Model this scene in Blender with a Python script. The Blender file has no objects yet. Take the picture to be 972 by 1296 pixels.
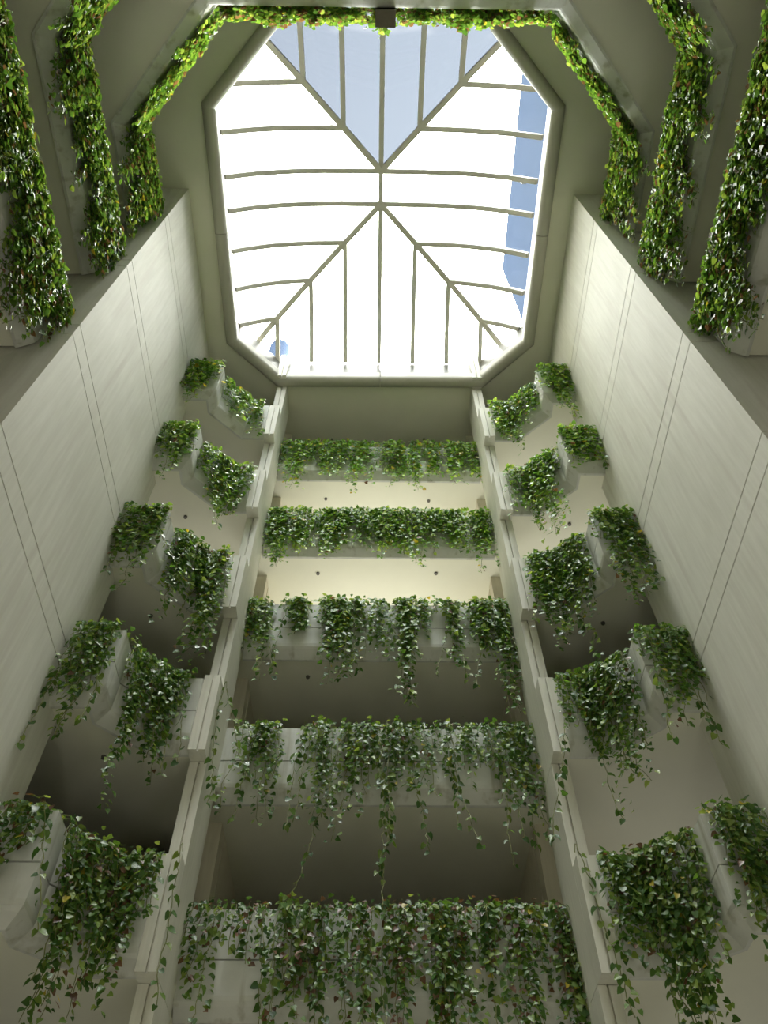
import bpy, bmesh, math, random
import numpy as np
from mathutils import Vector, Matrix

random.seed(7)
rng = np.random.default_rng(7)
SC = bpy.context.scene
COL = SC.collection
S = 3.5            # metres per storey; all coordinates below are in storeys
EYE = 1.6          # camera height above the atrium floor, metres


def W(p):
    return Vector((p[0] * S, p[1] * S, p[2] * S + EYE))


# ------------------------------------------------------------------ camera
cam_d = bpy.data.cameras.new('camera')
cam = bpy.data.objects.new('camera', cam_d)
COL.objects.link(cam)
right = Vector((0.9998779, -0.0149026, -0.0046953))
up = Vector((-0.0094784, -0.8174162, 0.5759695))
fwd = Vector((0.0124215, 0.5758547, 0.8174577))
m = Matrix((right, up, -fwd)).transposed().to_4x4()
m.translation = W((0, 0, 0))
cam.matrix_world = m
cam_d.sensor_fit = 'HORIZONTAL'
cam_d.sensor_width = 36.0
cam_d.lens = 36.0 * 1009.37 / 972.0
cam_d.clip_start = 0.02
cam_d.clip_end = 500
SC.camera = cam

# ------------------------------------------------------------------ exposure
SC.view_settings.view_transform = 'Standard'
SC.view_settings.look = 'None'
SC.view_settings.gamma = 1.0
SC.view_settings.use_curve_mapping = False
SC.view_settings.exposure = 4.38
SC.cycles.max_bounces = 8
SC.cycles.diffuse_bounces = 5
SC.cycles.glossy_bounces = 3
SC.cycles.transmission_bounces = 4
SC.cycles.transparent_max_bounces = 12
SC.cycles.sample_clamp_indirect = 6.0
SC.cycles.caustics_reflective = False
SC.cycles.caustics_refractive = False

# ------------------------------------------------------------------ sky: bright haze round the sun, bluer away from it
SUN_DIR = Vector((0.34, 0.42, 0.86)).normalized()
world = bpy.data.worlds.new('sky')
SC.world = world
world.use_nodes = True
nt = world.node_tree
nt.nodes.clear()
out = nt.nodes.new('ShaderNodeOutputWorld')
bg = nt.nodes.new('ShaderNodeBackground')
tc = nt.nodes.new('ShaderNodeTexCoord')
dot = nt.nodes.new('ShaderNodeVectorMath')
dot.operation = 'DOT_PRODUCT'
dot.inputs[1].default_value = SUN_DIR
ramp = nt.nodes.new('ShaderNodeValToRGB')
el = ramp.color_ramp.elements
el[0].position = 0.0
el[0].color = (0.78, 0.86, 0.97, 1)
el[1].position = 1.0
el[1].color = (1.0, 1.0, 0.93, 1)
for pos, c in ((0.5, (0.84, 0.90, 0.96)), (0.85, (1.0, 1.0, 0.955))):
    e = el.new(pos)
    e.color = (*c, 1)
stren = nt.nodes.new('ShaderNodeMapRange')
stren.inputs['From Min'].default_value = 0.40
stren.inputs['From Max'].default_value = 1.0
stren.inputs['To Min'].default_value = 0.3
stren.inputs['To Max'].default_value = 3.0
mul = nt.nodes.new('ShaderNodeMath')
mul.operation = 'MULTIPLY'
mul.inputs[1].default_value = 1.0
nt.links.new(tc.outputs['Generated'], dot.inputs[0])
nt.links.new(dot.outputs['Value'], ramp.inputs[0])
nt.links.new(dot.outputs['Value'], stren.inputs['Value'])
nt.links.new(stren.outputs[0], mul.inputs[0])
nt.links.new(ramp.outputs[0], bg.inputs['Color'])
nt.links.new(mul.outputs[0], bg.inputs['Strength'])
nt.links.new(bg.outputs[0], out.inputs['Surface'])


def add_light(name, kind, loc, energy, color, direction=None, size=None, size_y=None, portal=False):
    d = bpy.data.lights.new(name, kind)
    d.energy = energy
    d.color = color
    o = bpy.data.objects.new(name, d)
    COL.objects.link(o)
    o.location = W(loc)
    if direction is not None:
        o.rotation_euler = Vector(direction).to_track_quat('-Z', 'Y').to_euler()
    if kind == 'AREA':
        d.shape = 'RECTANGLE'
        d.size = size * S
        d.size_y = size_y * S
        if portal:
            d.cycles.is_portal = True
    return o


add_light('skylight_portal', 'AREA', (0.035, 1.64, 6.62), 1, (1, 1, 1), (0, 0, -1), 2.6, 2.95, True)
# unseen area lights added behind the parapets to brighten two storeys' ceilings
WARM = (1.0, 0.98, 0.86)
for zf, pc, pl, pr in ((4.66, 5.3, 0.55, 3.4), (3.66, 5.3, 1.8, 3.4)):
    add_light('ceiling_fill', 'AREA', (0.035, 4.15, zf), pc, WARM, (0, 0, 1), 1.3, 0.5)
    add_light('ceiling_fill', 'AREA', (-1.45, 3.9, zf), pl, WARM, (0, 0, 1), 0.8, 0.8)
    add_light('ceiling_fill', 'AREA', (1.52, 3.9, zf), pr, WARM, (0, 0, 1), 0.8, 0.8)

# a few lamps burning on the darker storeys
add_light('corridor_lamp', 'AREA', (1.6, 3.9, 1.66), 0.9, WARM, (0, 0, 1), 0.8, 0.8)
add_light('corridor_lamp', 'AREA', (1.6, 3.7, 0.66), 0.8, WARM, (0, 0, 1), 0.8, 0.8)
add_light('corridor_lamp', 'AREA', (-1.5, 3.7, 0.66), 0.35, WARM, (0, 0, 1), 0.8, 0.8)
for x in (-1.1, 1.2):  # unseen point lights added at lobby level to lift the lower walls
    fill_light = add_light('lobby_fill', 'POINT', (x, 0.1, 0.1), 9, (1.0, 0.96, 0.88))
    fill_light.data.shadow_soft_size = 0.6


# ------------------------------------------------------------------ materials
def new_mat(name):
    mt = bpy.data.materials.new(name)
    mt.use_nodes = True
    t = mt.node_tree
    t.nodes.clear()
    o = t.nodes.new('ShaderNodeOutputMaterial')
    return mt, t, o


def concrete(name, c1, c2, scale=(9, 9, 0.7), rough=0.75, bump=0.15, stain=None):
    mt, t, o = new_mat(name)
    b = t.nodes.new('ShaderNodeBsdfPrincipled')
    b.inputs['Roughness'].default_value = rough
    g = t.nodes.new('ShaderNodeNewGeometry')
    mp = t.nodes.new('ShaderNodeMapping')
    mp.inputs['Scale'].default_value = scale
    n1 = t.nodes.new('ShaderNodeTexNoise')
    n1.inputs['Scale'].default_value = 1.0
    n1.inputs['Detail'].default_value = 5
    n1.inputs['Roughness'].default_value = 0.65
    n2 = t.nodes.new('ShaderNodeTexNoise')
    n2.inputs['Scale'].default_value = 0.45
    n2.inputs['Detail'].default_value = 3
    mix = t.nodes.new('ShaderNodeMath')
    mix.operation = 'ADD'
    r = t.nodes.new('ShaderNodeMapRange')
    r.inputs['From Min'].default_value = 0.75
    r.inputs['From Max'].default_value = 1.25
    cm = t.nodes.new('ShaderNodeMix')
    cm.data_type = 'RGBA'
    cm.inputs[6].default_value = (*c1, 1)
    cm.inputs[7].default_value = (*c2, 1)
    t.links.new(g.outputs['Position'], mp.inputs['Vector'])
    t.links.new(mp.outputs[0], n1.inputs['Vector'])
    t.links.new(g.outputs['Position'], n2.inputs['Vector'])
    t.links.new(n1.outputs['Fac'], mix.inputs[0])
    t.links.new(n2.outputs['Fac'], mix.inputs[1])
    t.links.new(mix.outputs[0], r.inputs['Value'])
    t.links.new(r.outputs[0], cm.inputs[0])
    last = cm.outputs[2]
    if stain:
        n3 = t.nodes.new('ShaderNodeTexNoise')
        n3.inputs['Scale'].default_value = 1.0
        n3.inputs['Detail'].default_value = 6
        mp3 = t.nodes.new('ShaderNodeMapping')
        mp3.inputs['Scale'].default_value = (5, 5, 0.35)
        r3 = t.nodes.new('ShaderNodeMapRange')
        r3.inputs['From Min'].default_value = 0.55
        r3.inputs['From Max'].default_value = 0.75
        c3 = t.nodes.new('ShaderNodeMix')
        c3.data_type = 'RGBA'
        c3.inputs[7].default_value = (*stain, 1)
        t.links.new(g.outputs['Position'], mp3.inputs['Vector'])
        t.links.new(mp3.outputs[0], n3.inputs['Vector'])
        t.links.new(n3.outputs['Fac'], r3.inputs['Value'])
        t.links.new(r3.outputs[0], c3.inputs[0])
        t.links.new(last, c3.inputs[6])
        last = c3.outputs[2]
    t.links.new(last, b.inputs['Base Color'])
    bp = t.nodes.new('ShaderNodeBump')
    bp.inputs['Strength'].default_value = bump
    bp.inputs['Distance'].default_value = 0.02
    t.links.new(n1.outputs['Fac'], bp.inputs['Height'])
    t.links.new(bp.outputs[0], b.inputs['Normal'])
    t.links.new(b.outputs[0], o.inputs['Surface'])
    return mt


def paint(name, c, rough=0.6, spec=0.5):
    mt = concrete(name, tuple(x * 0.97 for x in c), tuple(min(1, x * 1.02) for x in c), (1.2, 1.2, 1.2), rough, 0.02)
    mt.node_tree.nodes['Principled BSDF'].inputs['Specular IOR Level'].default_value = spec
    return mt


M = {}
M['wall'] = concrete('board_marked_concrete', (0.66, 0.65, 0.575), (0.78, 0.77, 0.70), stain=(0.65, 0.625, 0.56))
M['column'] = concrete('column_concrete', (0.66, 0.645, 0.56), (0.76, 0.745, 0.66), (14, 14, 0.8))
M['planter'] = concrete('planter_concrete', (0.58, 0.585, 0.54), (0.66, 0.66, 0.615), (3, 3, 3), stain=(0.36, 0.35, 0.27))
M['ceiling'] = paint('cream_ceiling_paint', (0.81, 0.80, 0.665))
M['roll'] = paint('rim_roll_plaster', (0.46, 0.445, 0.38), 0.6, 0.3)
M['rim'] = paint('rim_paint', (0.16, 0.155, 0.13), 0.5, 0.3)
M['rib'] = paint('glazing_bar_paint', (0.58, 0.56, 0.49), 0.5)
M['pier'] = concrete('pier_concrete', (0.62, 0.57, 0.46), (0.74, 0.69, 0.57), (14, 14, 0.8))
M['floor'] = paint('stone_floor', (0.30, 0.29, 0.24), 0.4)
M['pier_dark'] = paint('brown_wall_covering', (0.40, 0.38, 0.31), 0.7)
M['carpet'] = paint('dark_carpet', (0.10, 0.095, 0.075), 0.9)
M['soil'] = paint('potting_soil', (0.05, 0.035, 0.02), 0.9)
M['tower'] = paint('blue_tower_cladding', (0.054, 0.070, 0.101), 0.9, 0.0)
M['fixture'] = paint('dull_fixture', (0.13, 0.12, 0.10), 0.5)
M['dark_beam'] = concrete('dark_beam_concrete', (0.10, 0.088, 0.06), (0.14, 0.12, 0.085))  # darker and browner than the other concrete



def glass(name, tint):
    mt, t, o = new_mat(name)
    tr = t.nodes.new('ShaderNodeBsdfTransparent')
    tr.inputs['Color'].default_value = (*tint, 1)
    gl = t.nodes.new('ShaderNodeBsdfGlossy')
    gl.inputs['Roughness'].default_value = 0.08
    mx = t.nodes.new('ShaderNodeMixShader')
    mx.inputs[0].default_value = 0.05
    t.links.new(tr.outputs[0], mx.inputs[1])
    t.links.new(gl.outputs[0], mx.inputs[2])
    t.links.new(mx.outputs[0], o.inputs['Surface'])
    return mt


M['glass'] = glass('skylight_glass', (0.95, 0.96, 0.94))
M['glass_shaded'] = glass('shaded_end_glass', (0.0112, 0.0130, 0.0162))  # weaker sunlight on the near-end panes, put into the glass tint


def leaf_mat(name, per_object):
    mt, t, o = new_mat(name)
    if per_object:
        oi = t.nodes.new('ShaderNodeObjectInfo')
        rp = t.nodes.new('ShaderNodeValToRGB')
        e = rp.color_ramp.elements
        e[0].color = (0.038, 0.10, 0.02, 1)
        e[1].color = (0.21, 0.29, 0.06, 1)
        x = e.new(0.55)
        x.color = (0.08, 0.17, 0.03, 1)
        t.links.new(oi.outputs['Random'], rp.inputs[0])
        col = rp.outputs[0]
    else:
        at = t.nodes.new('ShaderNodeAttribute')
        at.attribute_name = 'tint'
        col = at.outputs['Color']
    b = t.nodes.new('ShaderNodeBsdfPrincipled')
    b.inputs['Roughness'].default_value = 0.40
    b.inputs['Specular IOR Level'].default_value = 0.5
    tl = t.nodes.new('ShaderNodeBsdfTranslucent')
    bright = t.nodes.new('ShaderNodeMix')
    bright.data_type = 'RGBA'
    bright.blend_type = 'MULTIPLY'
    bright.inputs[0].default_value = 1.0
    bright.inputs[7].default_value = (1.7, 1.6, 0.9, 1)
    mx = t.nodes.new('ShaderNodeMixShader')
    mx.inputs[0].default_value = 0.4
    t.links.new(col, b.inputs['Base Color'])
    t.links.new(col, bright.inputs[6])
    t.links.new(bright.outputs[2], tl.inputs['Color'])
    t.links.new(b.outputs[0], mx.inputs[1])
    t.links.new(tl.outputs[0], mx.inputs[2])
    t.links.new(mx.outputs[0], o.inputs['Surface'])
    return mt


M['leaf'] = leaf_mat('vine_leaves', False)
M['leaf1'] = leaf_mat('vine_leaf', True)
M['stem'] = paint('vine_stem', (0.20, 0.22, 0.07), 0.6)

# ------------------------------------------------------------------ object helpers
ORG = {}


def link(name, data, parent=None, origin=(0, 0, 0), kind=None, label=None, cat=None, group=None):
    ob = bpy.data.objects.new(name, data)
    COL.objects.link(ob)
    ORG[ob.name] = origin
    if parent is not None:
        po = ORG[parent.name]
        ob.parent = parent
        ob.location = W(origin) - W(po)
    else:
        ob.location = W(origin)
    for k, v in (('kind', kind), ('label', label), ('category', cat), ('group', group)):
        if v:
            ob[k] = v
    return ob


def thing(name, origin, label, cat, group=None, kind=None):
    return link(name, None, None, origin, kind, label, cat, group)


class MB:
    def __init__(self):
        self.v, self.f = [], []

    def poly(self, pts, faces):
        o = len(self.v)
        self.v += [tuple(p) for p in pts]
        self.f += [tuple(i + o for i in fc) for fc in faces]

    def box(self, a, b):
        x0, y0, z0 = a
        x1, y1, z1 = b
        self.poly([(x0, y0, z0), (x1, y0, z0), (x1, y1, z0), (x0, y1, z0), (x0, y0, z1), (x1, y0, z1), (x1, y1, z1), (x0, y1, z1)],
                  [(3, 2, 1, 0), (4, 5, 6, 7), (0, 1, 5, 4), (1, 2, 6, 5), (2, 3, 7, 6), (3, 0, 4, 7)])

    def prism(self, pts, z0, z1):
        n = len(pts)
        self.poly([(x, y, z0) for x, y in pts] + [(x, y, z1) for x, y in pts],
                  [tuple(reversed(range(n))), tuple(range(n, 2 * n))] + [(i, (i + 1) % n, n + (i + 1) % n, n + i) for i in range(n)])

    def loft(self, rings, caps=True, closed=False):
        """rings: lists of equal length, each a closed profile"""
        n = len(rings[0])
        base = len(self.v)
        for r in rings:
            self.v += [tuple(p) for p in r]
        k = len(rings)
        for i in range(k if closed else k - 1):
            j = (i + 1) % k
            for a in range(n):
                b = (a + 1) % n
                self.f.append((base + i * n + a, base + i * n + b, base + j * n + b, base + j * n + a))
        if caps and not closed:
            self.f.append(tuple(base + a for a in reversed(range(n))))
            self.f.append(tuple(base + (k - 1) * n + a for a in range(n)))

    def tube(self, pts, r, n=4):
        rings = []
        for i, p in enumerate(pts):
            d = Vector(pts[min(i + 1, len(pts) - 1)]) - Vector(pts[max(i - 1, 0)])
            if d.length < 1e-9:
                d = Vector((0, 0, -1))
            d.normalize()
            u = d.orthogonal().normalized()
            w = d.cross(u)
            rings.append([Vector(p) + (u * math.cos(2 * math.pi * a / n) + w * math.sin(2 * math.pi * a / n)) * r for a in range(n)])
        self.loft(rings)

    def build(self, name, mat, parent=None, origin=None, smooth=False, **kw):
        if origin is None:
            if parent is not None:
                origin = ORG[parent.name]
            else:
                a = np.array(self.v)
                origin = ((a[:, 0].min() + a[:, 0].max()) / 2, (a[:, 1].min() + a[:, 1].max()) / 2, a[:, 2].min())
        me = bpy.data.meshes.new(name)
        ox, oy, oz = origin
        me.from_pydata([((x - ox) * S, (y - oy) * S, (z - oz) * S) for x, y, z in self.v], [], self.f)
        bm = bmesh.new()
        bm.from_mesh(me)
        bmesh.ops.recalc_face_normals(bm, faces=bm.faces)
        big = [f for f in bm.faces if len(f.verts) > 4]
        if big:
            bmesh.ops.triangulate(bm, faces=big)
        bm.to_mesh(me)
        bm.free()
        if smooth:
            me.shade_smooth()
            me.set_sharp_from_angle(angle=math.radians(35))
        me.materials.append(mat)
        return link(name, me, parent, origin, **kw)


def box_obj(name, a, b, mat, parent=None, **kw):
    mb = MB()
    mb.box(a, b)
    return mb.build(name, mat, parent, **kw)


def miters(path):
    """points, right-hand miter vectors (length corrected) of an open plan polyline"""
    P = [Vector(p) for p in path]
    N = []
    for i in range(len(P) - 1):
        d = (P[i + 1] - P[i]).normalized()
        N.append(Vector((d.y, -d.x)))
    res = []
    for i in range(len(P)):
        if i == 0:
            res.append(N[0])
        elif i == len(P) - 1:
            res.append(N[-1])
        else:
            b = (N[i - 1] + N[i]).normalized()
            res.append(b / max(0.3, b.dot(N[i])))
    return P, res, N


def offset_path(path, o):
    P, mt_, _ = miters(path)
    return [tuple(p + q * o) for p, q in zip(P, mt_)]


def sweep(mb, path, prof, z0, i0=0, i1=None):
    P, mt_, _ = miters(path)
    i1 = len(P) - 1 if i1 is None else i1
    rings = []
    for i in range(i0, i1 + 1):
        rings.append([(P[i].x + mt_[i].x * o, P[i].y + mt_[i].y * o, z0 + z) for o, z in prof])
    mb.loft(rings)


# ------------------------------------------------------------------ plan data
XL, XR, YF, YB, H = -1.452, 1.522, 1.525, 2.916, 6.50
COLS = {'left': (-0.868, -0.786), 'right': (0.860, 0.942)}
PATH_C = [(-0.786, 3.53), (0.86, 3.53)]
PATH_L = [(XL, 2.81), (-1.28, 2.81), (-1.28, 2.915), (-1.045, 3.145), (-0.868, 3.145)]
PATH_R = [(0.942, 3.145), (1.12, 3.145), (1.358, 2.92), (1.358, 2.81), (XR, 2.81)]


def near_path(k):
    c = {1: 0.895, 2: 0.35, 3: -0.20, 4: -0.75}[k]
    s = {1: 0.2, 2: -0.35, 3: -0.9, 4: -1.35}[k]
    w = (c - s) * 0.92
    return [(1.73, YF - 0.01), (1.73, c), (1.73 - w, s), (-1.655 + w, s), (-1.655, c), (-1.655, YF - 0.01)]


X0, X1, Y0, Y1 = -3.2, 3.2, -1.7, 5.0
GZ = -EYE / S

# ------------------------------------------------------------------ setting: walls with their panel courses
JT, JB = 0.7364, 0.6231          # the two joints of every storey
for side, xa, xb in (('left', X0, XL), ('right', XR, X1)):
    ins = 0.03
    if side == 'left':
        core = box_obj('wall_left', (xa, YF + ins, GZ), (xb - ins, YB - ins, H), M['wall'], kind='structure')
    else:
        core = box_obj('wall_right', (xa + ins, YF + ins, GZ), (xb, YB - ins, H), M['wall'], kind='structure')
    cuts = []
    for k in range(7):
        b = 6 - k - 1
        cuts += [b + JT, b + JB]
    cuts = [H - 0.026] + [c for c in cuts if c > GZ + 0.2] + [GZ]
    for i in range(len(cuts) - 1):
        g = 0.0042
        box_obj('wall_panel', (xa, YF, cuts[i + 1] + g), (xb, YB, cuts[i] - g), M['wall'], core)
box_obj('floor', (X0, Y0, GZ - 0.1), (X1, Y1, GZ), M['floor'], kind='structure')
box_obj('wall_back', (X0, Y1, GZ), (X1, Y1 + 0.1, H + 0.2), M['ceiling'], kind='structure')
box_obj('wall_front', (X0, Y0 - 0.1, GZ), (X1, Y0, H + 0.2), M['pier_dark'], kind='structure')
box_obj('wall_west', (X0 - 0.1, Y0 - 0.1, GZ), (X0, Y1 + 0.1, H + 0.2), M['pier_dark'], kind='structure')
box_obj('wall_east', (X1, Y0 - 0.1, GZ), (X1 + 0.1, Y1 + 0.1, H + 0.2), M['pier_dark'], kind='structure')
# piers that close the centre bay behind the columns
for xa, xb, nm in ((-0.98, -0.768, 'wall_bay_left'), (0.848, 1.06, 'wall_bay_right')):
    mb = MB()
    xi = xb if xa < 0 else xa
    s = -1 if xa < 0 else 1
    xo = xa if xa < 0 else xb
    mb.prism([(xo, 3.70), (xi, 3.70), (xi, 3.80), (xi + s * 0.012, 3.80), (xi + s * 0.012, 3.82), (xi, 3.82), (xi, Y1), (xo, Y1)], GZ, H)
    mb.build(nm, M['pier'], kind='structure')

# ------------------------------------------------------------------ setting: roof slab with the octagonal opening
OCT = [(-1.285, 0.925), (-0.60, 0.20), (0.675, 0.20), (1.368, 0.905), (1.368, 2.765), (0.958, 3.178), (-0.872, 3.190), (-1.285, 2.785)]
mb = MB()
outer = [(X0, Y0), (X1, Y0), (X1, Y1), (X0, Y1)]
ring_pairs = [((X0, Y0), 0), ((X0, Y0), 1), ((X1, Y0), 2), ((X1, Y0), 3), ((X1, Y1), 4), ((X1, Y1), 5), ((X0, Y1), 6), ((X0, Y1), 7)]
for i in range(8):
    a, b = OCT[i], OCT[(i + 1) % 8]
    oa, ob_ = ring_pairs[i][0], ring_pairs[(i + 1) % 8][0]
    pts = [a, b, ob_] if oa == ob_ else [a, b, ob_, oa]
    mb.prism(pts, H, H + 0.16)
mb.build('ceiling', M['ceiling'], kind='structure')


def inset_oct(d):
    n = len(OCT)
    res = []
    for i in range(n):
        p0, p1, p2 = Vector(OCT[i - 1]), Vector(OCT[i]), Vector(OCT[(i + 1) % n])
        d1, d2 = (p1 - p0).normalized(), (p2 - p1).normalized()
        n1, n2 = Vector((-d1.y, d1.x)), Vector((-d2.y, d2.x))
        b = (n1 + n2).normalized()
        res.append(p1 + b / b.dot(n1) * d)
    return res


# ------------------------------------------------------------------ setting: skylight (window_1): rim, bars, panes
win = link('window_1', None, None, (0.035, 1.64, H), kind='structure')
arc = [(0.0, -0.0), (0.0, -0.040)]
for i in range(9):
    a = math.pi * (1.0 - i / 8 * 0.95)
    arc.append((0.050 + 0.050 * math.cos(a), -0.040 - 0.045 * math.sin(a)))
prof_roll = arc + [(0.098, -0.02), (0.094, 0.055), (0.0, 0.055)]
prof_curb = [(-0.02, 0.062), (0.088, 0.062), (0.082, 0.135), (0.074, 0.14), (0.062, 0.30), (-0.02, 0.30)]
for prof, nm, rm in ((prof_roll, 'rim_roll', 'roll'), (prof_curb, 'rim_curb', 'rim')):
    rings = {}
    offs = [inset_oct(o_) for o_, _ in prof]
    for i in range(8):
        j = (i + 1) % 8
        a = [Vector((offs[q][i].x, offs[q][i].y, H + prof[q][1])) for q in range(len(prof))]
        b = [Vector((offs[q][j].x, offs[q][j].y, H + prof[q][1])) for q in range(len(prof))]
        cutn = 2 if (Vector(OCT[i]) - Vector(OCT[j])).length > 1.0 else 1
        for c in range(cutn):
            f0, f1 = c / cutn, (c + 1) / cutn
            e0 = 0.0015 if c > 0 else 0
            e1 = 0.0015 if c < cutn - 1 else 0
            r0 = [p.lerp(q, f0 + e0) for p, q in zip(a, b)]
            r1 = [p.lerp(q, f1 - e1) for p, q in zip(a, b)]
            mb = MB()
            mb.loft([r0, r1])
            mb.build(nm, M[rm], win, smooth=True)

CX, YC, RIDGE, GX, GY, ZB, ZT = 0.031, 1.638, 0.132, 1.268, 1.345, 6.80, 7.10
NS = 4
TN = [0.0, 0.244, 0.488, 0.732, 1.0]      # where the bars meet the hips


def hgt(tt):
    return ZB + (ZT - ZB) * (1 - min(1, abs(tt)) ** 3.3)


def ty_of(y):
    return max(0.0, abs(y - YC) - RIDGE) / GY


def lat(tt):     # denser sampling towards the steep foot
    return tt


def rib(name, pts, w=0.0195, d=0.045):
    """bar of rectangular section under the glass along pts"""
    mb = MB()
    rings = []
    n = len(pts)
    for i, p in enumerate(pts):
        dd = Vector(pts[min(i + 1, n - 1)]) - Vector(pts[max(i - 1, 0)])
        hd = Vector((dd.x, dd.y, 0))
        hd.normalize()
        sd = Vector((hd.y, -hd.x, 0))
        upv = sd.cross(dd.normalized())
        p = Vector(p)
        rings.append([p - sd * w, p + sd * w, p + sd * w - upv * d, p - sd * w - upv * d] if upv.z > 0 else
                     [p - sd * w, p + sd * w, p + sd * w + upv * d, p - sd * w + upv * d])
    mb.loft(rings)
    return mb.build(name, M['rib'], win)


rib('ridge_bar', [(CX, YC - RIDGE, ZT), (CX, YC, ZT), (CX, YC + RIDGE, ZT)])
for sx in (-1, 1):
    for sy in (-1, 1):
        rib('hip_bar', [(CX + sx * GX * lat(q / 14), YC + sy * (RIDGE + GY * lat(q / 14)), hgt(lat(q / 14))) for q in range(15)], 0.022, 0.05)
ylev = [YC + sy * (RIDGE + GY * TN[j]) for sy in (-1, 1) for j in range(NS)]
for y in ylev:
    for sx in (-1, 1):
        t0 = ty_of(y)
        rib('side_bar', [(CX + sx * GX * (t0 + (1 - t0) * lat(q / 12)), y, hgt(t0 + (1 - t0) * lat(q / 12))) for q in range(13)])
for j in range(-(NS - 1), NS):
    for sy in (-1, 1):
        t0 = TN[abs(j)]
        rib('end_bar', [(CX + GX * (t0 if j > 0 else -t0), YC + sy * (RIDGE + GY * (t0 + (1 - t0) * lat(q / 12))), hgt(t0 + (1 - t0) * lat(q / 12))) for q in range(13)])


def pane(rows, glass='glass'):
    mb = MB()
    n = len(rows[0])
    top = [p for r in rows for p in r]
    q = len(top)
    th = 0.006
    mb.v = top + [(x, y, z + th) for x, y, z in top]
    k = len(rows)
    for i in range(k - 1):
        for a in range(n - 1):
            i0, i1, i2, i3 = i * n + a, i * n + a + 1, (i + 1) * n + a + 1, (i + 1) * n + a
            mb.f.append((i0, i1, i2, i3))
    mb.v = top
    me = mb.build('pane', M[glass], win, smooth=True)
    return me


ys_edges = sorted(ylev + [YC - RIDGE - GY, YC + RIDGE + GY])
for sx in (-1, 1):
    for a, b in zip(ys_edges[:-1], ys_edges[1:]):
        rows = []
        for y in (a, (a + b) / 2, b):
            t0 = ty_of(y)
            rows.append([(CX + sx * GX * (t0 + (1 - t0) * lat(q / 10)), y, hgt(t0 + (1 - t0) * lat(q / 10))) for q in range(11)])
        pane(rows)
for sy in (-1, 1):
    for j in range(-NS, NS):
        rows = []
        for xx in (j, j + 0.5, j + 1):
            lo, hi = abs(j), abs(j + 1)
            t0 = TN[lo] if xx == j else TN[hi] if xx == j + 1 else 0.5 * (TN[lo] + TN[hi])
            rows.append([(CX + GX * (t0 if j >= 0 else -t0), YC + sy * (RIDGE + GY * (t0 + (1 - t0) * lat(q / 10))), hgt(t0 + (1 - t0) * lat(q / 10))) for q in range(11)])
        pane(rows, 'glass_shaded' if sy < 0 else 'glass')
# roof deck round the skylight, closing the corners above the rim
mb = MB()
RO = inset_oct(0.06)
ring = [(X0, Y0), (X0, Y0), (X1, Y0), (X1, Y0), (X1, Y1), (X1, Y1), (X0, Y1), (X0, Y1)]
for i in range(8):
    j = (i + 1) % 8
    pts = [tuple(RO[i]), tuple(RO[j]), ring[j]] if ring[i] == ring[j] else [tuple(RO[i]), tuple(RO[j]), ring[j], ring[i]]
    mb.prism(pts, H + 0.163, H + 0.2)
mb.build('trim_1', M['rim'], kind='structure')
box_obj('sky_blocker', (-5.0, -8.0, GZ), (-4.35, 7.2, 22.0), M['pier_dark'], kind='structure')  # unseen slab added to block the left sky and balance the side walls

# ------------------------------------------------------------------ setting: balcony slabs
for k in range(1, 7):
    b = 6 - k
    mb = MB()
    far = [(X0, YB + 0.012)] + [(XL, YB + 0.012)] + PATH_L + PATH_C + PATH_R + [(XR, YB + 0.012), (X1, YB + 0.012), (X1, Y1), (X0, Y1)]
    mb.prism(far, b + 0.45, b + 0.56)
    slab = mb.build('ceiling', M['ceiling'], kind='structure')
    mb = MB()
    mb.prism([(X0, YB + 0.012), (XL - 0.01, YB + 0.012), (-1.25, 3.16), (-1.13, 3.30), (-0.87, 3.32), (-0.76, 3.69), (0.83, 3.69), (0.94, 3.32), (1.2, 3.30), (1.33, 3.16), (XR + 0.01, YB + 0.012), (X1, YB + 0.012), (X1, Y1), (X0, Y1)], b + 0.562, b + 0.58)
    mb.build('carpet', M['carpet'], slab)
    if k <= 4:
        mb = MB()
        np_ = near_path(k)
        mb.prism([(X0, YF), (X0, Y0), (X1, Y0), (X1, YF)] + np_, b + 0.45, b + 0.56)
        slab = mb.build('ceiling', M['ceiling'], kind='structure')
        q = offset_path(np_, -0.16)
        mb = MB()
        mb.prism([(X0, YF), (X0, Y0), (X1, Y0), (X1, YF)] + [(q[0][0], YF)] + q[1:-1] + [(q[-1][0], YF)], b + 0.562, b + 0.58)
        mb.build('carpet', M['carpet'], slab)

# ------------------------------------------------------------------ columns
for side in ('left', 'right'):
    xa, xb = COLS[side]
    col = thing('concrete_column', ((xa + xb) / 2, 3.3, GZ),
                'tall pale concrete column of stacked grooved blocks on the %s of the centre bay' % side, 'column',
                'columns beside the centre bay')
    xm = (xa + xb) / 2 + (0.004 if side == 'left' else -0.004)

    def sect(yf, yb, gd=0.014):
        g = 0.0045
        return [(xa, yb), (xa, yf), (xm - g, yf), (xm - g, yf + gd), (xm + g, yf + gd), (xm + g, yf), (xb, yf), (xb, yb)]
    cuts = [H + 0.12] + [6 - k + 0.43 for k in range(0, 7)] + [GZ]
    for i in range(len(cuts) - 1):
        mb = MB()
        mb.prism(sect(3.18, 3.465), cuts[i + 1] + 0.002, cuts[i] - 0.002)
        mb.build('shaft', M['column'], col)
    for k in range(0, 7):
        b = 6 - k
        mb = MB()
        mb.prism(sect(3.088 if k else 3.068, 3.178), b + 0.43, b + (0.90 if k else 0.86))
        mb.build('block', M['column'], col)

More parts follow.
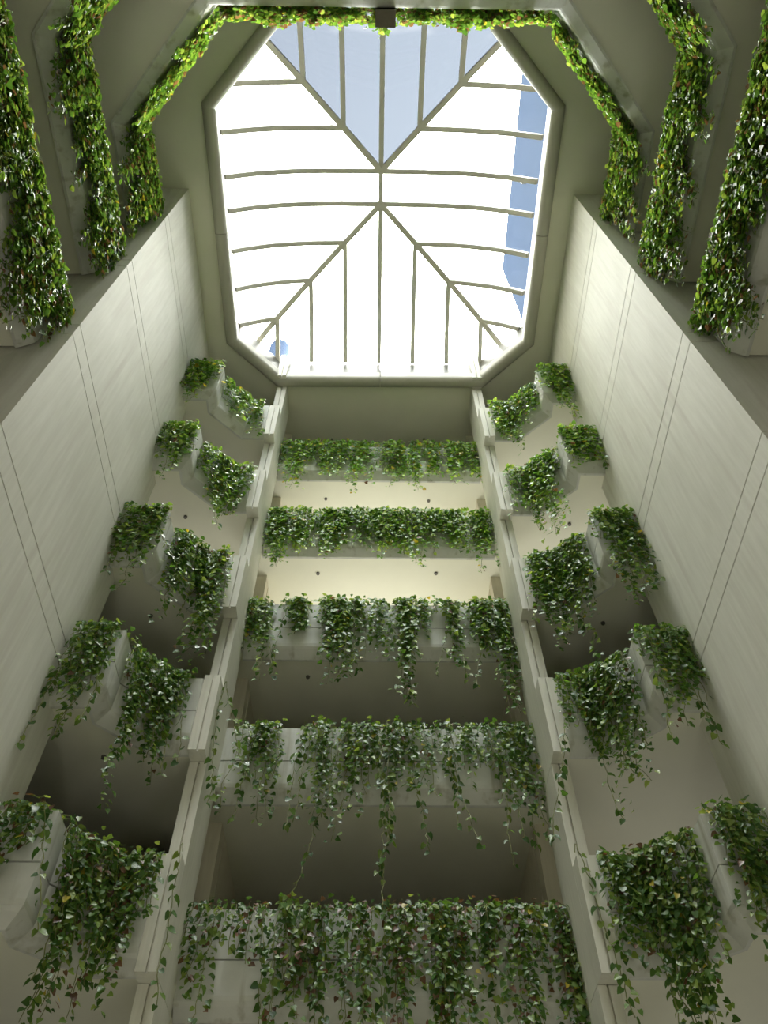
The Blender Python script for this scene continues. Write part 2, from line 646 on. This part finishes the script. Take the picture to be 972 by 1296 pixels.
# ------------------------------------------------------------------ planters
SOFF, FACE = 0.43, 0.075
TOP = 0.865
low = [(0.0, 0.215), (0.0, 0.0), (0.014, 0.002), (0.060, 0.045), (0.071, 0.060), (0.075, 0.080), (0.075, 0.215)]
high = [(0.0, 0.223), (0.075, 0.222), (0.075, 0.43), (0.068, 0.435), (0.05, 0.435), (0.05, 0.39), (0.0, 0.39)]
core = [(-0.15, 0.155), (-0.002, 0.155), (-0.002, 0.22), (-0.002, 0.37), (-0.12, 0.37), (-0.12, 0.435), (-0.15, 0.435)]


def planter(label, path, b, group=None, first=0, last=None):
    mid = path[len(path) // 2] if len(path) > 2 else (0.037, 3.53)
    mb = MB()
    sweep(mb, path, core, b + SOFF)
    org = (mid[0], mid[1], b + SOFF)
    pl = mb.build('balcony_planter', M['planter'], None, org, label=label, cat='planter', group=group)
    for i in range(len(path) - 1):
        if (Vector(path[i]) - Vector(path[i + 1])).length < 0.02:
            continue
        mb = MB()
        sweep(mb, path, low, b + SOFF, i, i + 1)
        mb.build('lower_panel', M['planter'], pl)
        mb = MB()
        sweep(mb, path, high, b + SOFF, i, i + 1)
        mb.build('upper_panel', M['planter'], pl)
    mb = MB()
    sweep(mb, path, [(-0.119, 0.371), (0.049, 0.391), (0.049, 0.40), (-0.119, 0.40)], b + SOFF)
    mb.build('soil', M['soil'], pl)
    return pl


# ------------------------------------------------------------------ foliage
LV = np.array([(0, 0, 0), (-0.36, -0.10, 0.05), (-0.47, 0.28, 0.06), (-0.27, 0.70, 0.0), (0, 1.05, -0.14),
               (0.27, 0.70, 0.0), (0.47, 0.28, 0.06), (0.36, -0.10, 0.05), (0, 0.36, -0.05)], float)
LF = [(8, 0, 1), (8, 1, 2), (8, 2, 3), (8, 3, 4), (8, 4, 5), (8, 5, 6), (8, 6, 7), (8, 7, 0)]
LEAF_ME = []
for i in range(3):
    me = bpy.data.meshes.new('leaf')
    lv = LV.copy()
    lv[:, 0] *= (1.0, 0.85, 1.1)[i]
    lv[4, 2] = (-0.14, -0.3, 0.05)[i]
    me.from_pydata([tuple(p) for p in lv], [], LF)
    me.materials.append(M['leaf1'])
    me.shade_smooth()
    LEAF_ME.append(me)


def frames(d, n):
    d = d / np.linalg.norm(d, axis=1, keepdims=True)
    s = np.cross(d, n)
    s /= np.maximum(1e-9, np.linalg.norm(s, axis=1, keepdims=True))
    n = np.cross(s, d)
    return s, d, n


def tints(n, style):
    g = rng.random(n)[:, None]
    dark = np.array((0.050, 0.125, 0.024))
    mid = np.array((0.135, 0.265, 0.042))
    lite = np.array((0.34, 0.44, 0.10))
    c = np.where(g < 0.6, dark + (mid - dark) * g / 0.6, mid + (lite - mid) * (g - 0.6) / 0.4)
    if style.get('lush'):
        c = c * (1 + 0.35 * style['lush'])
    br = rng.random(n) < style.get('brown', 0.02)
    c[br] = np.array((0.16, 0.085, 0.05)) * (0.6 + 0.8 * rng.random((br.sum(), 1)))
    ye = rng.random(n) < style.get('yellow', 0.01)
    c[ye] = np.array((0.50, 0.40, 0.05)) * (0.8 + 0.4 * rng.random((ye.sum(), 1)))
    return c


def leaf_mesh(name, P, D, N, sz, col, parent, origin, stems=None, kind='stuff'):
    n = len(P)
    s, d, nn = frames(D, N)
    V = (P[:, None, :] + sz[:, None, None] * (LV[None, :, 0:1] * s[:, None, :] + LV[None, :, 1:2] * d[:, None, :] + LV[None, :, 2:3] * nn[:, None, :]))
    V = V.reshape(-1, 3)
    F = (np.array(LF)[None] + 9 * np.arange(n)[:, None, None]).reshape(-1, 3)
    C = np.repeat(col, 9, axis=0)
    mats = np.zeros(len(F), int)
    if stems is not None and len(stems.v):
        sv = np.array([tuple(q) for q in stems.v])
        sf = []
        for f in stems.f:
            sf += [(f[0], f[i], f[i + 1]) for i in range(1, len(f) - 1)]
        F = np.vstack([F, np.array(sf) + len(V)])
        V = np.vstack([V, sv])
        C = np.vstack([C, np.tile((0.16, 0.17, 0.06), (len(sv), 1))])
        mats = np.concatenate([mats, np.ones(len(sf), int)])
    V = (V - np.array(origin)) * S
    me = bpy.data.meshes.new(name)
    me.vertices.add(len(V))
    me.vertices.foreach_set('co', V.astype(np.float32).ravel())
    me.loops.add(len(F) * 3)
    me.loops.foreach_set('vertex_index', F.astype(np.int32).ravel())
    me.polygons.add(len(F))
    me.polygons.foreach_set('loop_start', np.arange(0, len(F) * 3, 3, dtype=np.int32))
    me.polygons.foreach_set('loop_total', np.full(len(F), 3, dtype=np.int32))
    me.polygons.foreach_set('material_index', mats.astype(np.int32))
    at = me.color_attributes.new('tint', 'FLOAT_COLOR', 'POINT')
    at.data.foreach_set('color', np.hstack([C, np.ones((len(C), 1))]).astype(np.float32).ravel())
    me.update(calc_edges=True)
    me.validate()
    me.shade_smooth()
    me.materials.append(M['leaf'])
    me.materials.append(M['stem'])
    return link(name, me, parent, origin, kind=kind)


def leaf_object(p, d, n, sz, parent):
    s_, d_, n_ = frames(d[None], n[None])
    me = LEAF_ME[random.randrange(3)]
    ob = bpy.data.objects.new('leaf', me)
    COL.objects.link(ob)
    ob.parent = parent
    mt_ = Matrix((Vector(s_[0]), Vector(d_[0]), Vector(n_[0]))).transposed() * (sz * S)
    m4 = mt_.to_4x4()
    m4.translation = W(p) - W(ORG[parent.name])
    ob.matrix_local = m4


def plant(label, path, b, clumps, vines=(), style=None, single=0, group=None, cat='plant', mound=1.3, thick=0.075, hangf=1.5, lsz=1.0):
    """clumps: (segment, f0, f1, hang length, density); vines: (segment, f, length, outwards)"""
    style = style or {}
    P, mt_, N = miters(path)
    fp = [p + q * FACE for p, q in zip(P, mt_)]
    zt = b + SOFF + 0.435
    mid = fp[len(fp) // 2 - 1].lerp(fp[len(fp) // 2], 0.5)
    root = thing('trailing_plant', (mid.x, mid.y, zt), label, cat, group)
    singles = []
    for seg, f0, f1, ln, dens in clumps:
        A, B = fp[seg], fp[seg + 1]
        L = (B - A).length
        tn = (B - A).normalized()
        tn3, nr3 = np.array((tn.x, tn.y, 0)), np.array((N[seg].x, N[seg].y, 0))
        width = L * (f1 - f0)
        ns = max(2, int(width * 115 * dens))
        Ps, Ds, Ns, Sz = [], [], [], []
        stems = MB()
        tuft = f0 + (f1 - f0) * (np.arange(max(1, int(width / 0.042))) + rng.random(max(1, int(width / 0.042)))) / max(1, int(width / 0.042))
        tlen = 0.45 + 0.75 * rng.random(len(tuft))
        for si in range(ns):
            ti = rng.integers(len(tuft))
            f = min(f1, max(f0, tuft[ti] + rng.normal(0, 0.011 / L)))
            base = A.lerp(B, f)
            base = np.array((base.x, base.y, zt))
            edge = min(1, 0.55 + 1.6 * min(f - f0, f1 - f) / max(1e-6, (f1 - f0)))
            length = hangf * ln * edge * tlen[ti] * (0.5 + 0.6 * rng.random())
            off = 0.015 + (thick - 0.02) * rng.random()
            pts = [base - nr3 * (0.03 + 0.05 * rng.random()), base + nr3 * (-0.01) + np.array((0, 0, 0.015 + 0.03 * rng.random())),
                   base + nr3 * off * 0.8 + np.array((0, 0, -0.005))]
            sway = rng.normal(0, 0.012)
            z = 0.0
            while z < length:
                z += 0.020
                sway += rng.normal(0, 0.006)
                off += rng.normal(0, 0.004)
                off = min(max(off, 0.008), thick + 0.03)
                pts.append(base + nr3 * off + tn3 * sway + np.array((0, 0, -z)))
            if rng.random() < 0.5:
                stems.tube(pts[::2] + [pts[-1]], 0.0018, 3)
            for pi, q in enumerate(pts):
                if pi < 2 and rng.random() < 0.4:
                    continue
                nl = 1 if rng.random() < 0.82 else 2
                for _ in range(nl):
                    sd = rng.choice((-1, 1))
                    pp = q + tn3 * sd * (0.004 + 0.018 * rng.random()) + nr3 * 0.012 * rng.random()
                    dd = np.array((0, 0, -1.0)) * (0.25 + 0.9 * rng.random()) + tn3 * sd * (0.1 + 0.9 * rng.random()) + nr3 * (0.05 + 0.5 * rng.random())
                    n_ = nr3 * (0.5 + 0.6 * rng.random()) + np.array((0, 0, 0.25 + 0.7 * rng.random())) + rng.normal(0, 0.38, 3)
                    Ps.append(pp)
                    Ds.append(dd)
                    Ns.append(n_)
                    Sz.append(lsz * (0.017 + 0.019 * rng.random()))
        # mound over the rim
        nm = int(width * 170 * dens * mound)
        for _ in range(nm):
            f = f0 + (f1 - f0) * rng.random()
            base = A.lerp(B, f)
            a = rng.random() * 2 * math.pi
            h = rng.random() ** 1.5 * 0.055
            pp = np.array((base.x, base.y, zt)) + nr3 * (-0.09 + (0.06 + thick) * rng.random()) + np.array((0, 0, h - 0.005))
            Ps.append(pp)
            Ds.append(tn3 * math.cos(a) + nr3 * (math.sin(a) + 0.4) + np.array((0, 0, 0.3 * rng.normal())))
            Ns.append(np.array((0, 0, 1.0)) + rng.normal(0, 0.45, 3))
            Sz.append(lsz * (0.017 + 0.019 * rng.random()))
        Ps, Ds, Ns, Sz = map(np.array, (Ps, Ds, Ns, Sz))
        if single:
            o_ = (Ps - np.array((A.x, A.y, zt))) @ nr3
            take = np.argsort(-(o_ + rng.normal(0, 0.01, len(o_))))[:int(single * width / sum((fp[c[0] + 1] - fp[c[0]]).length * (c[2] - c[1]) for c in clumps))]
            keep = np.ones(len(Ps), bool)
            keep[take] = False
            singles += [(Ps[i], Ds[i], Ns[i], Sz[i]) for i in take]
            Ps, Ds, Ns, Sz = Ps[keep], Ds[keep], Ns[keep], Sz[keep]
        leaf_mesh('leaf_clump', Ps, Ds, Ns, Sz, tints(len(Ps), style), root, ORG[root.name], stems)
    for q in singles:
        leaf_object(*q, root)
    for seg, f, length, outw in vines:
        A, B = fp[seg], fp[seg + 1]
        base = A.lerp(B, f)
        tn = (B - A).normalized()
        hang(root, (base.x, base.y, zt), (N[seg].x, N[seg].y), (tn.x, tn.y), length, outw, single > 0)
    return root


def hang(root, base, nr, tn, length, outw, objs, spacing=0.036):
    base = np.array(base)
    nr3, tn3 = np.array((*nr, 0)), np.array((*tn, 0))
    pts = [base - nr3 * 0.03, base + np.array((0, 0, 0.02)), base + nr3 * outw]
    sway, off, z = 0.0, outw, 0.0
    drift = rng.normal(0, 0.0035)
    while z < length:
        z += 0.02
        sway += rng.normal(drift, 0.004)
        off = max(0.015, off + rng.normal(0, 0.003))
        pts.append(base + nr3 * off + tn3 * sway + np.array((0, 0, -z)))
    mb = MB()
    mb.tube(pts, 0.0022, 4)
    L = []
    acc = 0.0
    for i in range(3, len(pts)):
        acc += 0.02
        if acc > spacing * (0.6 + 0.7 * rng.random()) or i == len(pts) - 1:
            acc = 0
            for sd in ((-1,), (1,), (-1, 1))[rng.integers(0, 3)]:
                pp = pts[i] + tn3 * sd * 0.012 * rng.random()
                dd = np.array((0, 0, -0.4 - rng.random())) + tn3 * sd * (0.3 + 0.7 * rng.random()) + nr3 * rng.normal(0, 0.4)
                nn = nr3 * (0.4 + rng.random()) + np.array((0, 0, 0.3 + 0.4 * rng.random())) + rng.normal(0, 0.35, 3)
                L.append((pp, dd, nn, (0.024 + 0.024 * rng.random()) * (1 - 0.25 * (i / len(pts)))))
    if objs:
        v = mb.build('hanging_vine', M['stem'], root, tuple(base))
        for q in L:
            leaf_object(*q, v)
    else:
        Ps, Ds, Ns, Sz = (np.array([q[i] for q in L]) for i in range(4))
        leaf_mesh('hanging_vine', Ps, Ds, Ns, Sz, tints(len(Ps), {}), root, tuple(base), mb)


ORD = {1: 'topmost', 2: 'second from top', 3: 'third from top', 4: 'fourth from top', 5: 'lowest'}


def cx_clumps(lst):
    """x ranges on the straight middle of the centre planter"""
    a, b = PATH_C[0][0], PATH_C[1][0]
    res = []
    for x0, x1, ln, de in lst:
        res.append((0, max(0.0, (x0 - a) / (b - a)), min(1.0, (x1 - a) / (b - a)), ln, de))
    return res


def cx_vines(lst):
    a, b = PATH_C[0][0], PATH_C[1][0]
    return [(0, min(0.99, max(0.01, (x - a) / (b - a))), ln, o_) for x, ln, o_ in lst]


CENTRE = {
    1: dict(c=[(-0.76, -0.50, .34, 1.1), (-0.50, -0.28, .28, 1.0), (-0.28, -0.06, .33, 1.1), (-0.08, 0.04, .22, .5), (0.10, 0.26, .38, 1.2),
               (0.30, 0.38, .40, 1.2), (0.42, 0.54, .36, 1.2), (0.54, 0.74, .33, 1.1), (0.72, 0.85, .42, 1.3)],
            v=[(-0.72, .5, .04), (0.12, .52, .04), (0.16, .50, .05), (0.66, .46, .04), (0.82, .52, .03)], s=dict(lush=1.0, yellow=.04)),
    2: dict(c=[(-0.77, -0.60, .44, 1.4), (-0.60, -0.42, .36, .9), (-0.40, -0.20, .38, 1.5), (-0.20, 0.0, .34, 1.3), (0.0, 0.20, .40, 1.5),
               (0.20, 0.36, .40, 1.2), (0.36, 0.56, .36, 1.4), (0.56, 0.70, .32, 1.1), (0.72, 0.85, .42, 1.3)],
            v=[(-0.60, .52, .05), (-0.55, .5, .04), (-0.30, .50, .05), (-0.05, .46, .05), (0.2, .5, .04), (0.46, .5, .04)], s=dict(lush=.7)),
    3: dict(c=[(-0.77, -0.66, .50, 1.3), (-0.58, -0.40, .34, 1.0), (-0.34, -0.05, .44, 1.4), (0.02, 0.09, .34, 1.0), (0.13, 0.28, .46, 1.5),
               (0.30, 0.42, .26, .7), (0.46, 0.56, .46, 1.2), (0.62, 0.74, .44, 1.2), (0.74, 0.85, .56, 1.5)],
            v=[(-0.71, .62, .04), (-0.53, .66, .05), (-0.20, .62, .05), (-0.12, .55, .05), (0.07, .50, .04), (0.17, .86, .05), (0.21, .6, .05), (0.5, .70, .05),
               (0.53, .62, .04), (0.69, .55, .05), (0.80, .72, .05), (0.83, .66, .04)], s={}),
    4: dict(c=[(-0.74, -0.58, .42, 1.0), (-0.58, -0.46, .42, 1.2), (-0.34, -0.20, .44, 1.2), (-0.18, 0.02, .40, 1.3), (0.02, 0.20, .40, 1.2),
               (0.20, 0.30, .36, 1.0), (0.34, 0.44, .38, .9), (0.48, 0.58, .32, 1.0), (0.60, 0.72, .50, 1.4), (0.72, 0.85, .52, 1.4)],
            v=[(-0.60, .58, .05), (-0.36, .62, .05), (-0.32, .56, .04), (-0.12, .96, .05), (-0.02, .72, .05), (0.03, .6, .05), (0.08, 1.04, .06), (0.11, .86, .05),
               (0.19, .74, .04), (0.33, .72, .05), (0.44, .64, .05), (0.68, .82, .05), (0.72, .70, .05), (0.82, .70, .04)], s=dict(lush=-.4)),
    5: dict(c=[(-0.77, -0.56, .40, .8), (-0.56, -0.42, .34, .5), (-0.40, -0.24, .50, 1.2), (-0.24, -0.10, .36, .7), (-0.10, 0.06, .48, .9),
               (0.06, 0.22, .48, 1.4), (0.22, 0.40, .50, 1.5), (0.40, 0.54, .46, 1.1), (0.54, 0.70, .50, 1.4), (0.70, 0.85, .52, 1.5)],
            v=[(-0.66, .56, .05), (-0.48, .5, .04), (-0.36, .6, .05), (-0.2, .56, .04), (-0.05, .58, .05), (0.1, .56, .05), (0.3, .6, .05), (0.5, .55, .05),
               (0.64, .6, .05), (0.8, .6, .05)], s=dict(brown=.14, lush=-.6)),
}
# side planters: left path segments 0 wall / 1 return / 2 diagonal / 3 by the column; right path the reverse
SIDE_L = {
    1: dict(c=[(0, .05, .95, .30, 1.2), (2, .02, .30, .20, .7), (2, .35, .98, .30, 1.3), (3, .0, .55, .40, 1.2)], v=[(0, .2, .4, .04), (3, .3, .5, .04)], s=dict(lush=.7, yellow=.05)),
    2: dict(c=[(0, .05, .95, .36, 1.2), (2, .05, .95, .36, 1.3), (3, .0, .9, .46, 1.4)], v=[(0, .4, .48, .04), (3, .2, .52, .04), (3, .5, .55, .04)], s=dict(lush=.4)),
    3: dict(c=[(0, .05, .95, .40, 1.3), (2, .02, .98, .34, 1.3), (3, .0, .95, .42, 1.3)], v=[(0, .1, .6, .05), (0, .5, .5, .05), (2, .4, .52, .05), (3, .4, .55, .04)], s=dict(brown=.03)),
    4: dict(c=[(0, .0, .95, .36, 1.0), (1, .2, .8, .2, .5), (2, .02, .98, .42, 1.4), (3, .2, .7, .40, 1.2)],
            v=[(0, .2, .74, .05), (0, .6, .68, .05), (0, .85, .62, .05), (2, .2, .55, .05), (2, .85, .62, .05), (3, .4, .55, .05)], s={}),
    5: dict(c=[(0, .1, .95, .30, .7), (1, .2, .9, .25, .4), (2, .02, .98, .40, 1.3), (3, .0, .95, .42, 1.3)],
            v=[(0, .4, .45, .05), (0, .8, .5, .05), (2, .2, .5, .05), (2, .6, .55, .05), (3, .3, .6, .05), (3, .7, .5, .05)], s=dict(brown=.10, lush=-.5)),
}
SIDE_R = {
    1: dict(c=[(3, .05, .95, .34, 1.5), (1, .02, .98, .34, 1.5), (0, .0, .95, .34, 1.5)], v=[(3, .5, .4, .04)], s=dict(lush=.5)),
    2: dict(c=[(3, .05, .95, .36, 1.3), (1, .02, .98, .38, 1.4), (0, .05, .95, .40, 1.0)], v=[(0, .5, .62, .05), (3, .8, .5, .04), (1, .3, .52, .04)], s=dict(lush=.7)),
    3: dict(c=[(3, .05, .95, .38, 1.2), (1, .02, .98, .40, 1.5), (0, .05, .95, .46, 1.6)], v=[(3, .4, .62, .05), (3, .6, .68, .05), (0, .3, .66, .05), (0, .5, .72, .05), (1, .2, .58, .05)], s={}),
    4: dict(c=[(3, .05, .95, .40, 1.3), (1, .02, .98, .42, 1.4), (0, .2, .95, .40, 1.2)],
            v=[(3, .3, .68, .05), (3, .55, .72, .05), (3, .75, .62, .05), (1, .25, .66, .05), (1, .7, .58, .05), (0, .55, .92, .05), (0, .95, .84, .05), (1, .95, .55, .05)], s={}),
    5: dict(c=[(3, .05, .95, .42, 1.1), (1, .02, .98, .46, 1.6), (0, .05, .95, .46, 1.6)],
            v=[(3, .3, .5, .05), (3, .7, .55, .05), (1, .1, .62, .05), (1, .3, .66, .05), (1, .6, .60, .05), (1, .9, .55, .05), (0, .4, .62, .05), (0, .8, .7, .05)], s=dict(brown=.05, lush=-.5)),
}
for k in range(1, 6):
    b = 6 - k
    planter('pale concrete planter front across the centre bay, %s of five' % ORD[k], PATH_C, b, 'centre bay planters')
    planter('angled concrete planter front between left wall and left column, %s of five' % ORD[k], PATH_L, b, 'left side planters')
    planter('angled concrete planter front between right column and right wall, %s of five' % ORD[k], PATH_R, b, 'right side planters')
    sg = {3: 120, 4: 240, 5: 280}.get(k, 0)
    c = CENTRE[k]
    th = {4: 0.62, 5: 0.68}.get(k, 1.0)
    plant('green vines trailing over the %s planter of the centre bay' % ORD[k], PATH_C, b, cx_clumps([(q[0], q[1], q[2], q[3] * th) for q in c['c']]), cx_vines(c['v']), c['s'], sg, 'vines of the centre bay', hangf={1: 1.75, 2: 1.45, 3: 1.4, 4: 1.3, 5: 1.3}[k], lsz=0.88 if k > 3 else 1.0)
    c = SIDE_L[k]
    plant('green vines trailing over the %s angled planter beside the left column' % ORD[k], PATH_L, b, c['c'], c['v'], c['s'], sg * 0.8, 'vines of the left side', hangf=1.9 if k < 4 else 1.6, lsz=0.88 if k > 3 else 1.0)
    c = SIDE_R[k]
    plant('green vines trailing over the %s angled planter beside the right column' % ORD[k], PATH_R, b, c['c'], c['v'], c['s'], sg * 0.8, 'vines of the right side', hangf=1.9 if k < 4 else 1.6, lsz=0.88 if k > 3 else 1.0)

# ------------------------------------------------------------------ near planters overhead
NEAR_TXT = {1: 'highest', 2: 'middle', 3: 'lowest'}
for k in (1, 2, 3):
    b = 6 - k
    path = near_path(k)
    planter('overhead concrete planter rim behind the viewer, %s of three' % NEAR_TXT[k], path, b, 'overhead planters')
    st = dict(lush=.2, brown=.12)
    sgl = 0 if k == 1 else 200
    if k == 1:
        plant('vines along the highest overhead planter, on its left leg and diagonal', path, b, [(4, .0, .5, .46, 2.2), (4, .5, .98, .52, 2.2), (3, .04, .5, .36, 1.6), (3, .5, 1, .40, 1.7)],
              [(4, .9, .5, .05), (4, .5, .45, .05)], st, sgl, 'overhead vines', mound=1.8, thick=0.07, hangf=1.5 if k == 1 else 1.05)
        plant('vines along the highest overhead planter, on its right leg and diagonal', path, b, [(0, .02, .5, .52, 2.2), (0, .5, 1, .46, 2.2), (1, 0, .5, .40, 1.7), (1, .5, .96, .36, 1.6)],
              [(0, .1, .5, .05), (0, .4, .45, .05)], st, sgl, 'overhead vines', mound=1.8, thick=0.07, hangf=1.5 if k == 1 else 1.05)
        plant('vines along the straight overhead planter at the top edge of the skylight', path, b, [(2, .01, .47, .30, 1.5), (2, .53, .99, .30, 1.5)], [], dict(lush=.2, brown=.22), sgl, 'overhead vines', mound=1.6, thick=0.08)
    else:
        plant('vines cascading from the %s overhead planter on the left' % NEAR_TXT[k], path, b, [(4, .0, .33, .54, 2.3), (4, .33, .66, .56, 2.3), (4, .66, .99, .60, 2.4), (3, .6, 1.0, .54, 2.0)],
              [(4, .93, .45, .06), (4, .6, .4, .06), (4, .4, .4, .06), (4, .2, .4, .06)], st, sgl, 'overhead vines', mound=1.8, thick=0.07, hangf=1.5 if k == 1 else 1.05)
        plant('vines cascading from the %s overhead planter on the right' % NEAR_TXT[k], path, b, [(0, .01, .33, .60, 2.4), (0, .33, .66, .56, 2.3), (0, .66, 1, .54, 2.3), (1, 0, .4, .54, 2.0)],
              [(0, .05, .5, .06), (0, .3, .4, .06), (0, .5, .4, .06), (0, .8, .4, .06)], st, sgl, 'overhead vines', mound=1.8, thick=0.07, hangf=1.5 if k == 1 else 1.05)

# beam end in front of the straight overhead planter
box_obj('trim_2', (-0.02, 0.282, 5.43), (0.098, 0.37, 5.93), M['dark_beam'], kind='structure')
tuft = thing('trailing_plant', (0.03, 0.38, 5.93), 'small green tuft hanging just below the dark beam end', 'plant')
n = 46
Pp = np.array((0.03, 0.395, 5.60)) + rng.normal(0, 1, (n, 3)) * np.array((0.018, 0.012, 0.10))
leaf_mesh('leaf_clump', Pp, rng.normal(0, 0.6, (n, 3)) + np.array((0, 0, -0.5)), rng.normal(0, 0.5, (n, 3)) + np.array((0, 0.5, 0.6)), 0.02 + 0.015 * rng.random(n),
          tints(n, dict(lush=.8)), tuft, (0.03, 0.38, 5.93))

# vines running down the faces of the columns
for lab, x, y, z0, ln, nr, tn in (
        ('thin leafy vine hanging down the right face of the left column', -0.775, 3.19, 2.93, 0.74, (0, -1), (1, 0)),
        ('sparse vine creeping down the lowest block of the left column', -0.79, 3.075, 1.92, 0.62, (0, -1), (1, 0)),
        ('sparse vine creeping down the lowest block of the right column', 0.865, 3.085, 1.93, 0.66, (0, -1), (1, 0))):
    v = thing('climbing_vine', (x, y, z0), lab, 'vine', 'vines on the columns')
    for q in range(2 if 'leafy' in lab else 1):
        hang(v, (x + 0.012 * q, y, z0 - 0.05 * q), nr, tn, ln - 0.2 * q, 0.02, True, 0.042)

# ------------------------------------------------------------------ ceiling downlights
spots = [(-0.40, 3.75, 6.49, 'top ceiling of the centre bay, left'), (0.46, 3.74, 6.49, 'top ceiling of the centre bay, right'),
         (-1.31, 3.24, 6.49, 'top ceiling beside the left wall'),
         (-0.40, 3.71, 5.44, 'upper bright centre ceiling, left'), (0.45, 3.72, 5.44, 'upper bright centre ceiling, right'),
         (-1.29, 3.21, 5.44, 'beige ceiling of the topmost left balcony'), (1.36, 3.23, 5.44, 'bright ceiling of the topmost right balcony'),
         (-0.40, 3.68, 4.44, 'second bright centre ceiling, left'), (0.45, 3.67, 4.44, 'second bright centre ceiling, right'),
         (-1.29, 3.19, 4.44, 'second left balcony ceiling'), (1.35, 3.22, 4.44, 'second right balcony ceiling'),
         (-0.40, 3.68, 3.44, 'dark third centre ceiling'), (-1.29, 3.18, 3.44, 'dark third left balcony ceiling'), (1.35, 3.21, 3.44, 'dark third right balcony ceiling'),
         (-1.28, 3.17, 2.44, 'dark fourth left balcony ceiling')]
for x, y, z, lab in spots:
    z = round(z + 0.01, 3)
    t_ = thing('ceiling_sprinkler', (x, y, z - 0.012), 'tiny dark sprinkler head under the ' + lab, 'sprinkler', 'ceiling sprinklers')
    mb = MB()
    mb.loft([[(x + r * math.cos(a * math.pi / 6), y + r * math.sin(a * math.pi / 6), zz) for a in range(12)] for r, zz in ((0.013, z), (0.013, z - 0.003), (0.008, z - 0.006))])
    mb.build('cover_plate', M['fixture'], t_)
    mb = MB()
    mb.loft([[(x + r * math.cos(a * math.pi / 4), y + r * math.sin(a * math.pi / 4), zz) for a in range(8)] for r, zz in ((0.006, z - 0.006), (0.005, z - 0.011), (0.012, z - 0.012))])
    mb.build('nozzle', M['fixture'], t_)

# ------------------------------------------------------------------ outside the glass
tw = MB()
tw.box((3.5, -8.0, GZ), (9.0, 7.2, 22.0))
tower = tw.build('tower_block', M['tower'], label='blue tower block seen through the right side of the skylight', cat='building')
ts = MB()
ts.box((3.40, 4.36, 19.8), (3.5, 4.46, 19.95))
ts.build('spout', M['rim'], tower)
dm = MB()
dx, dy, dz, dr = -3.52, 12.0, 27.3, 0.36
dm.loft([[(dx + dr * c_ * math.cos(a * math.pi / 12), dy + dr * c_ * math.sin(a * math.pi / 12), zz) for a in range(24)]
         for c_, zz in [(1, GZ), (1, dz)] + [(math.cos(q * math.pi / 16), dz + 0.45 * math.sin(q * math.pi / 16)) for q in range(1, 8)]])
dm.build('domed_turret', M['tower'], label='round blue turret top behind the lower left corner of the skylight', cat='building', smooth=True)
